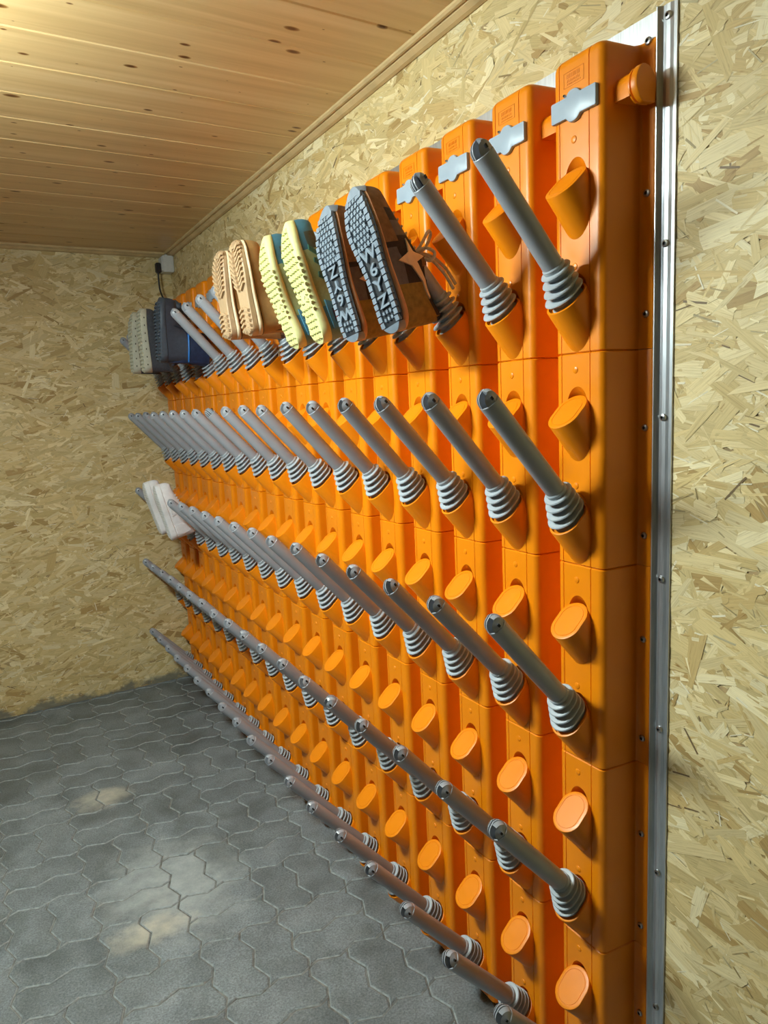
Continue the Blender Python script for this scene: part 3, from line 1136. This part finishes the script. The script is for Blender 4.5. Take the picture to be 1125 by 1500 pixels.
def rect(cx, cy, lx, ly, ang=0.0):
    c, s_ = math.cos(ang), math.sin(ang)
    return [(cx + a * c - b * s_, cy + a * s_ + b * c) for a, b in ((-lx / 2, -ly / 2), (lx / 2, -ly / 2), (lx / 2, ly / 2), (-lx / 2, ly / 2))]
def ngon(cx, cy, r, n, ph=0.0, star=1.0):
    return [(cx + (r if i % 2 == 0 else r * star) * math.cos(ph + 2 * PI * i / n), cy + (r if i % 2 == 0 else r * star) * math.sin(ph + 2 * PI * i / n)) for i in range(n)]

def text_mesh(ch, size, depth, mat):
    cu = bpy.data.curves.new('letter', 'FONT')
    cu.body = ch; cu.size = size; cu.extrude = depth; cu.align_x = 'CENTER'; cu.align_y = 'CENTER'
    cu.offset = size * .022
    cu.resolution_u = 3
    ob = bpy.data.objects.new('tmp', cu); COL.objects.link(ob)
    dg = bpy.context.evaluated_depsgraph_get(); dg.update()
    me = bpy.data.meshes.new_from_object(ob.evaluated_get(dg))
    bpy.data.objects.remove(ob, do_unlink=True)
    me.materials.clear(); me.materials.append(mat)
    return me

def place(name, heel, toe, yc, L, flip=1, twist=0.0, yaw=0.0):
    """empty at the shoe's heel; local x to the toe, local z away from the sole towards the wall"""
    h, t = Vector((heel[0], yc, heel[1])), Vector((toe[0], yc, toe[1]))
    x = (t - h).normalized()
    zz = Vector((x.z, 0, -x.x)) * flip         # perpendicular in the xz plane
    yv = zz.cross(x)
    m = Matrix((x, yv, zz)).transposed().to_4x4()
    m = m @ Matrix.Rotation(yaw, 4, 'Z') @ Matrix.Rotation(twist, 4, 'X')
    mid = (h + t) / 2
    m.translation = mid - (m.to_3x3() @ Vector((L / 2, 0, 0)))
    e = empty(name, (0, 0, 0))
    e.matrix_world = m
    return e

# ---------------------------------------------------------------- sneakers with lettered soles
def make_sneaker(side, letters, label, heel, toe, yc, yaw):
    S = Shoe(.290, .037, .037, .0475, .013, .021, .090, (.035, .46), .092, .046, side=side, spring=.020)
    e = place('sneaker', heel, toe, yc, S.L, yaw=yaw, twist=.06)
    tag(e, label, 'shoe', 'lettered-sole sneakers')
    S.sole(0, .30, .001).obj('outsole', MAT['s_sole_dark'], e, True)
    S.sole(.30, 1.0, .0, .0015).obj('midsole', MAT['s_tan'], e, True)
    # toe and heel rubber bumpers
    for nm, t0_, t1_, zh in (('toe_bumper', .925, .999, .022), ('heel_bumper', .001, .050, .016)):
        g = Geo()
        rr = []
        for k in range(9):
            t = t0_ + (t1_ - t0_) * k / 8
            w = S.w(t) + .0018
            q = k / 8 if t0_ > .5 else 1 - k / 8
            hh = zh * (.45 + .55 * q)
            a, b, c = S.zb(t) - .0045, S.zb(t) + hh, S.c(t)
            rr.append([(t * S.L, c - w * .9, a), (t * S.L, c + w * .9, a), (t * S.L, c + w, a + .003), (t * S.L, c + w, b), (t * S.L, c - w, b), (t * S.L, c - w, a + .003)])
        g.loft(rr)
        g.obj(nm, MAT['s_outsole'], e, True)
    # tread: perimeter bars, star studs
    g = Geo()
    nb = 20
    for sgn in (-1, 1):
        for i in range(nb):
            t = .075 + .84 * i / (nb - 1)
            w = S.w(t)
            g_w = .0145
            S.lug(g, rect(t * S.L, S.c(t) + sgn * (w - g_w / 2 - .0008), .0112, g_w, 0), .0050, taper=.92)
    row = 0
    x = S.L * .60
    while x < S.L * .93:
        t = x / S.L
        w = S.w(t) - .0165
        ny = int(w / .0068)
        for j in range(-ny, ny + 1):
            yv = j * .0125 + (.00625 if row % 2 else 0)
            if abs(yv) < w:
                S.lug(g, ngon(x, S.c(t) + yv, .0072, 12, 0, .55), .0046, taper=.92)
        x += .0112
        row += 1
    for x in (S.L * .10, S.L * .145):
        t = x / S.L
        for j in (-1, 0, 1):
            S.lug(g, ngon(x, S.c(t) + j * .0125, .0062, 12, .2, .52), .0042)
    g.obj('tread', MAT['s_outsole'], e)['kind'] = 'stuff'
    for ch, t in zip(letters, (.535, .43, .325, .215)):
        me = text_mesh(ch, .044, .0026, MAT['s_outsole'])
        # letters lie on the sole, mirrored to read from below, tops towards one side
        o = link('letter', me, e)
        o.matrix_local = Matrix.Translation((t * S.L, S.c(t), S.zb(t) - .0022)) @ Matrix.Rotation(PI, 4, 'X') @ Matrix.Rotation(PI / 2 * -side * 1.0, 4, 'Z') @ Matrix.Diagonal((1.22, .74, 1, 1))
    def panel(t, zq, inside):
        if inside: return 1
        if t > .84: return 0                       # brown toe
        if t > .55 and zq < .38: return 0
        if t < .26 and zq < .80: return 3          # olive heel
        if t < .52 and zq < .28: return 2          # grey
        if t > .80: return 0
        if t > .36 and zq > .86: return 0
        if .60 < t < .68: return 2
        return 1
    link('upper', S.upper(panel, [MAT['s_suede'], MAT['s_mesh'], MAT['s_grey'], MAT['s_olive']]), e)
    star = [(.43, .20), (.475, .50), (.565, .62), (.475, .66), (.44, .93), (.405, .66), (.36, .74), (.28, .90), (.17, .93), (.15, .86), (.27, .80), (.345, .60), (.385, .50)]
    for sd in (-1, 1):
        S.patch(star, sd).obj('star_logo', MAT['s_beige'], e)
    # tongue and laces
    g = Geo()
    tx = S.L * .46
    zt = S.zt(.46)
    g.loft([[(tx + .004, -.021, zt + .052), (tx + .004, .021, zt + .052), (tx + .001, .021, zt + .058), (tx + .001, -.021, zt + .058)],
            [(tx - .030, -.024, zt + .086), (tx - .030, .024, zt + .086), (tx - .034, .024, zt + .083), (tx - .034, -.024, zt + .083)]])
    g.obj('tongue', MAT['s_suede'], e)
    g = Geo()
    for i in range(6):
        t = .49 + i * .05
        p0, p1 = S.outer(t, PI * .34, .002), S.outer(t + .02, PI * .66, .002)
        mid = S.outer(t + .01, PI * .5, .004)
        g.tube(smooth_path([p0, mid, p1], 4), .0024, 6)
    b0 = S.outer(.49, PI * .5, .004)
    for pts in ([(0, 0, 0), (.004, .006, .024), (.026, .010, .046), (.034, .016, .040), (.012, .010, .016), (0, 0, .002)],
                [(0, 0, 0), (-.010, .006, .030), (-.040, .014, .052), (-.082, .022, .060)],
                [(0, 0, 0), (-.016, .012, .022), (-.052, .020, .040), (-.092, .030, .044)],
                [(0, 0, 0), (.002, .018, .016), (-.014, .030, .026), (-.026, .022, .016), (-.004, .004, .004)]):
        g.tube(smooth_path([b0 + Vector(p) for p in pts], 5), .0034, 7)
    g.obj('laces', MAT['s_lace'], e, True)
    return e
make_sneaker(1, 'W6YZ', 'brown and black sneaker with slate lettered sole, laces dangling beside a bare tube', (-.255, 1.572), (-.318, 1.850), .350, -0.19)
make_sneaker(-1, 'ZY6W', 'brown and black sneaker with slate lettered sole, beside the yellow-soled trail shoe', (-.252, 1.576), (-.302, 1.850), .513, -0.12)

# ---------------------------------------------------------------- trail shoes
def make_trail(side, label, heel, toe, yc, yaw):
    S = Shoe(.285, .037, .034, .0455, .020, .026, .088, (.035, .45), .088, .044, side=side, spring=.024)
    e = place('trail_shoe', heel, toe, yc, S.L, yaw=yaw, twist=-.06)
    tag(e, label, 'shoe', 'yellow-soled trail shoes')
    S.sole(0, .92, .0015, .002).obj('midsole', MAT['y_sole'], e, True)
    g = Geo()
    r = random.Random(4)
    row = 0
    x = .016
    while x < S.L * .965:
        t = x / S.L
        w = S.w(t) - .004
        sp = .0165
        ny = int(w / sp) + 1
        for j in range(-ny, ny + 1):
            yv = j * sp + (sp / 2 if row % 2 else 0)
            if abs(yv) < w - .002 and not (.36 < t < .46 and abs(yv) < .012):
                a = .5 if yv > 0 else -.5
                tri = [(x + .0085, S.c(t) + yv), (x - .004, S.c(t) + yv + .0068), (x - .0015, S.c(t) + yv), (x - .004, S.c(t) + yv - .0068)]
                S.lug(g, tri, .0048, taper=.78)
        x += .0145
        row += 1
    for sgn in (-1, 1):                 # lugs that wrap the edge of the waist
        for i in range(9):
            t = .28 + .05 * i
            S.lug(g, rect(t * S.L, S.c(t) + sgn * (S.w(t) + .001), .008, .006, sgn * .4), .003)
    g.obj('tread', MAT['y_sole'], e)['kind'] = 'stuff'
    g = Geo()
    for i in range(26):
        t = .30 + .30 * r.random()
        yv = (r.random() - .5) * 1.5 * S.w(t)
        S.lug(g, ngon(t * S.L, S.c(t) + yv, .0022, 5), .0007)
    for i in range(14):
        t = .05 + .22 * i / 14
        S.lug(g, rect(t * S.L, S.c(t) + (-1) ** i * .012, .007, .002), .0006)
    g.obj('tread_gaps', MAT['y_dark'], e)['kind'] = 'stuff'
    S.patch([(.37, .01), (.41, .01), (.41, .04), (.37, .04)], -1).obj('sole_badge', MAT['y_red'], e)
    def panel(t, zq, inside):
        if inside: return 3
        if t > .86: return 0
        if t > .74: return 0 if zq < .22 else 3
        if t < .28 and zq < .72: return 2
        if t < .10: return 2
        if t > .60: return 3 if zq > .55 else 1
        return 1
    link('upper', S.upper(panel, [MAT['y_teal'], MAT['y_green'], MAT['y_blue'], MAT['y_grey']]), e)
    zz = [(.76, .22), (.60, .86), (.56, .86), (.60, .50), (.50, .92), (.455, .90), (.50, .40), (.40, .80), (.37, .70), (.50, .16), (.54, .20), (.52, .55), (.62, .20), (.65, .24), (.63, .55), (.72, .18)]
    for sd in (-1, 1):
        S.patch(zz, sd).obj('zigzag_overlay', MAT['y_dkgreen'], e)
        S.patch([(.08, .10), (.32, .12), (.26, .55), (.10, .62)], sd, .0014).obj('heel_panel', MAT['y_blue'], e)
        if side > 0:
            S.patch([(.13, .22), (.24, .24), (.22, .46), (.14, .46)], sd, .0032).obj('badge_field', MAT['s_mesh'], e)
            S.patch([(.155, .27), (.21, .29), (.195, .41), (.16, .40)], sd, .0048).obj('badge', MAT['y_red'], e)
        else:
            for i in range(6):
                a = .11 + i * .026
                S.patch([(a, .16), (a + .010, .16), (a + .004, .50), (a - .006, .50)], sd, .0032).obj('heel_rib', MAT['y_teal'], e)
    g = Geo()
    for i in range(6):
        t = .48 + i * .05
        g.tube(smooth_path([S.outer(t, PI * .34, .002), S.outer(t + .01, PI * .5, .004), S.outer(t + .02, PI * .66, .002)], 4), .002, 6)
    g.obj('laces', MAT['y_grey'], e, True)
make_trail(1, 'yellow-soled trail shoe with red heel badge, beside the lettered-sole sneakers', (-.257, 1.582), (-.336, 1.852), .672, -0.09)
make_trail(-1, 'yellow-soled trail shoe with ribbed blue heel, beside the wheat work boots', (-.246, 1.585), (-.328, 1.855), .837, -0.08)

# ---------------------------------------------------------------- wheat work boots
def make_workboot(side, label, heel, toe, yc, yaw):
    S = Shoe(.250, .035, .034, .0455, .022, .030, .070, (.05, .50), .06, .045, shaft=.135, shaft_lean=-.10, side=side, spring=.012)
    e = place('work_boot', heel, toe, yc, S.L, yaw=yaw, twist=.0)
    tag(e, label, 'boot', 'wheat work boots')
    S.sole(0, .62, .001).obj('outsole', MAT['t_sole'], e, True)
    S.sole(.62, 1.0, .004, .001).obj('welt', MAT['t_welt'], e, True)
    S.sole(1.0, 1.12, .0005).obj('seam', MAT['t_dark'], e)
    g, gh = Geo(), Geo()
    n = 9
    for sgn in (-1, 1):
        for i in range(n):                       # raked forefoot lugs
            t = .50 + .40 * i / (n - 1)
            w = S.w(t)
            S.lug(g, rect(t * S.L + .004, S.c(t) + sgn * w * .56, .0068, w * .92, -sgn * .55), .0065, taper=.9)
        for i in range(5):                       # heel lugs
            t = .07 + .21 * i / 4
            w = S.w(t)
            S.lug(gh, rect(t * S.L, S.c(t) + sgn * (w * .62), .0066, w * .78, sgn * .35), .0065, taper=.9)
    for i in range(5):
        t = .90 + .02 * i - .02
        a = (i - 2) * .5
        S.lug(g, rect(.93 * S.L + .006 * math.cos(a), S.c(.93) + .020 * math.sin(a), .022, .006, a), .006, taper=.9)
        S.lug(gh, rect(.055 * S.L, S.c(.05) + .016 * math.sin(a), .018, .005, -a), .006, taper=.9)
    g.obj('forefoot_tread', MAT['t_sole'], e)['kind'] = 'stuff'
    gh.obj('heel_tread', MAT['t_sole'], e)['kind'] = 'stuff'
    def panel(t, zq, inside):
        if inside: return 1
        if t < .50 and zq > .93: return 1
        return 0
    link('upper', S.upper(panel, [MAT['t_upper'], MAT['t_collar']]), e)
    # padded collar round the shaft opening
    g = Geo()
    loop = [S.outer(t, PI / 2 * .97) for t in (.06, .14, .24, .34, .43, .485)] + [S.outer(t, PI - PI / 2 * .97) for t in (.485, .43, .34, .24, .14, .06)]
    g.tube(smooth_path(loop + loop[:1], 4), .006, 8)
    g.obj('collar', MAT['t_collar'], e, True)
    for sd in (-1, 1):                            # stamped tree emblem
        tree = [(.20, .52), (.215, .52), (.215, .55), (.245, .55), (.228, .59), (.24, .59), (.224, .63), (.232, .63), (.2075, .68), (.183, .63), (.191, .63), (.175, .59), (.187, .59), (.17, .55), (.20, .55)]
        S.patch(tree, sd, .0006, .0008).obj('stamped_emblem', MAT['t_collar'], e)
    g = Geo()
    for i in range(5):
        t = .52 + i * .045
        g.tube(smooth_path([S.outer(t, PI * .36, .002), S.outer(t + .01, PI * .5, .004), S.outer(t + .02, PI * .64, .002)], 4), .0022, 6)
    b0 = S.outer(.47, PI * .5, .0) + Vector((0, 0, .012))
    g.tube(smooth_path([b0, b0 + Vector((-.05, -.006, .02)), b0 + Vector((-.10, -.008, .012)), b0 + Vector((-.165, -.016, .0))], 6), .0018, 6)
    g.obj('laces', MAT['t_welt'], e, True)
make_workboot(1, 'wheat nubuck work boot with gum lug sole, beside the yellow-soled trail shoe', (-.309, 1.637), (-.340, 1.880), .99, 0.0)
make_workboot(-1, 'wheat nubuck work boot with gum lug sole, beside the row of bare tubes', (-.313, 1.642), (-.330, 1.888), 1.155, 0.0)

# ---------------------------------------------------------------- cream-soled grey shoes
def make_cream(side, label, heel, toe, yc, yaw):
    S = Shoe(.272, .035, .034, .045, .026, .032, .066, (.04, .46), .085, .040, side=side, spring=.014)
    e = place('winter_shoe', heel, toe, yc, S.L, yaw=yaw)
    tag(e, label, 'shoe', 'cream-soled grey shoes')
    S.sole(0, 1.0, .002, .001).obj('sole', MAT['c_sole'], e, True)
    g = Geo()
    x = .012
    row = 0
    while x < S.L * .96:
        t = x / S.L
        w = S.w(t) - .004
        for j in range(-3, 4):
            yv = j * .0165 + (.008 if row % 2 else 0)
            if abs(yv) < w:
                S.lug(g, ngon(x, S.c(t) + yv, .0062, 6, .3), .0035)
        x += .0155
        row += 1
    g.obj('tread', MAT['c_sole'], e)['kind'] = 'stuff'
    g = Geo()
    for i in range(7):
        t = .12 + .12 * i
        for sgn in (-1, 1):
            w = S.w(t) + .0032
            g.box((t * S.L - .003, S.c(t) + sgn * w - .0008, S.zb(t) + .012), (t * S.L + .003, S.c(t) + sgn * w + .0008, S.zb(t) + .016))
    g.obj('sole_dots', MAT['t_dark'], e)['kind'] = 'stuff'
    link('upper', S.upper(lambda t, zq, i: 0, [MAT['c_upper']]), e)
    for sd in (-1, 1):
        S.patch([(.34, .55), (.40, .40), (.42, .44), (.36, .62)], sd, .001).obj('blue_flash', MAT['c_accent'], e)
    g = Geo()
    for i in range(5):
        t = .49 + i * .05
        g.tube(smooth_path([S.outer(t, PI * .34, .002), S.outer(t + .01, PI * .5, .004), S.outer(t + .02, PI * .66, .002)], 4), .0022, 6)
    g.obj('laces', MAT['c_upper'], e, True)
make_cream(1, 'dark grey shoe with cream sole, next to the navy boots on the top row', (-.314, 1.619), (-.317, 1.888), 2.31, 0.0)
make_cream(-1, 'dark grey shoe with cream sole, next to the far wall on the top row', (-.327, 1.624), (-.315, 1.896), 2.475, 0.0)

# ---------------------------------------------------------------- navy winter boots
def make_winterboot(side, label, heel, toe, yc, yaw, flip=1):
    S = Shoe(.250, .036, .036, .046, .020, .028, .072, (.05, .52), .06, .046, shaft=.165 if flip > 0 else .085, shaft_lean=-.12, side=side, spring=.012)
    e = place('winter_boot', heel, toe, yc, S.L, flip=flip, yaw=yaw)
    tag(e, label, 'boot', 'navy winter boots')
    S.sole(0, 1.0, .002, .001).obj('sole', MAT['b_sole'], e, True)
    g = Geo()
    x = .012
    row = 0
    while x < S.L * .96:
        t = x / S.L
        w = S.w(t) - .003
        for sgn in (-1, 1):
            S.lug(g, rect(x, S.c(t) + sgn * (w - .006), .008, .014, sgn * .3), .006)
            if row % 2 and w > .026:
                S.lug(g, ngon(x, S.c(t) + sgn * .010, .006, 5), .005)
        x += .0135
        row += 1
    g.obj('tread', MAT['b_sole'], e)['kind'] = 'stuff'
    link('upper', S.upper(lambda t, zq, i: 1 if (i or (t < .52 and zq > .52)) else 0, [MAT['b_upper'], MAT['b_shaft']]), e)
    for half in (0, 1):
        g = Geo()
        pts = []
        for t, zq in ((.03, .50), (.10, .50), (.20, .50), (.32, .51), (.43, .53), (.50, .56)):
            phi = math.asin(zq)
            p = S.outer(t, phi if half == 0 else PI - phi)
            p.y += -.0015 if half == 0 else .0015
            pts.append(p)
        g.tube(smooth_path(pts, 5), .0034, 7)
        g.obj('blue_piping', MAT['c_accent'], e, True)
make_winterboot(1, 'navy winter boot with its lugged sole turned to the room, bright blue piping', (-.322, 1.638), (-.309, 1.888), 1.98, 0.0)
make_winterboot(-1, 'navy winter boot half hidden, its tread turned towards the orange columns', (-.122, 1.690), (-.176, 1.885), 2.145, 0.0, flip=-1)

# ---------------------------------------------------------------- white sneakers on the third row
def make_white(side, label, heel, toe, yc, yaw):
    S = Shoe(.262, .035, .034, .0435, .024, .028, .085, (.04, .46), .088, .046, side=side, spring=.010)
    e = place('white_sneaker', heel, toe, yc, S.L, yaw=yaw)
    tag(e, label, 'shoe', 'white sneakers')
    S.sole(0, 1.0, .002).obj('sole', MAT['w_sole'], e, True)
    g = Geo()
    x = .014
    while x < S.L * .95:
        t = x / S.L
        w = S.w(t) - .005
        S.lug(g, rect(x, S.c(t), .006, 2 * w), .002)
        x += .012
    g.obj('tread', MAT['w_sole'], e)['kind'] = 'stuff'
    link('upper', S.upper(lambda t, zq, i: 0, [MAT['w_leather']]), e)
    for sd in (-1, 1):
        S.patch([(.05, .08), (.26, .08), (.22, .80), (.08, .85)], sd, .0008).obj('heel_overlay', MAT['w_leather'], e)
        S.patch([(.42, .10), (.66, .10), (.56, .72), (.46, .80)], sd, .0008).obj('side_overlay', MAT['w_leather'], e)
    g = Geo()
    for i in range(6):
        t = .48 + i * .05
        g.tube(smooth_path([S.outer(t, PI * .34, .002), S.outer(t + .01, PI * .5, .004), S.outer(t + .02, PI * .66, .002)], 4), .0024, 6)
    b0 = S.outer(.48, PI * .5, .003)
    g.tube(smooth_path([b0, b0 + Vector((-.03, -.01, .02)), b0 + Vector((-.07, -.014, .03)), b0 + Vector((-.09, -.004, .01)), b0 + Vector((-.06, 0, .004))], 5), .0022, 6)
    g.obj('laces', MAT['w_leather'], e, True)
make_white(1, 'white leather sneaker on the third row, beside the bare tubes', (-.266, .870), (-.326, 1.120), 2.31, 0.0)
make_white(-1, 'white leather sneaker on the third row, nearer the far wall', (-.270, .874), (-.338, 1.121), 2.475, 0.0)
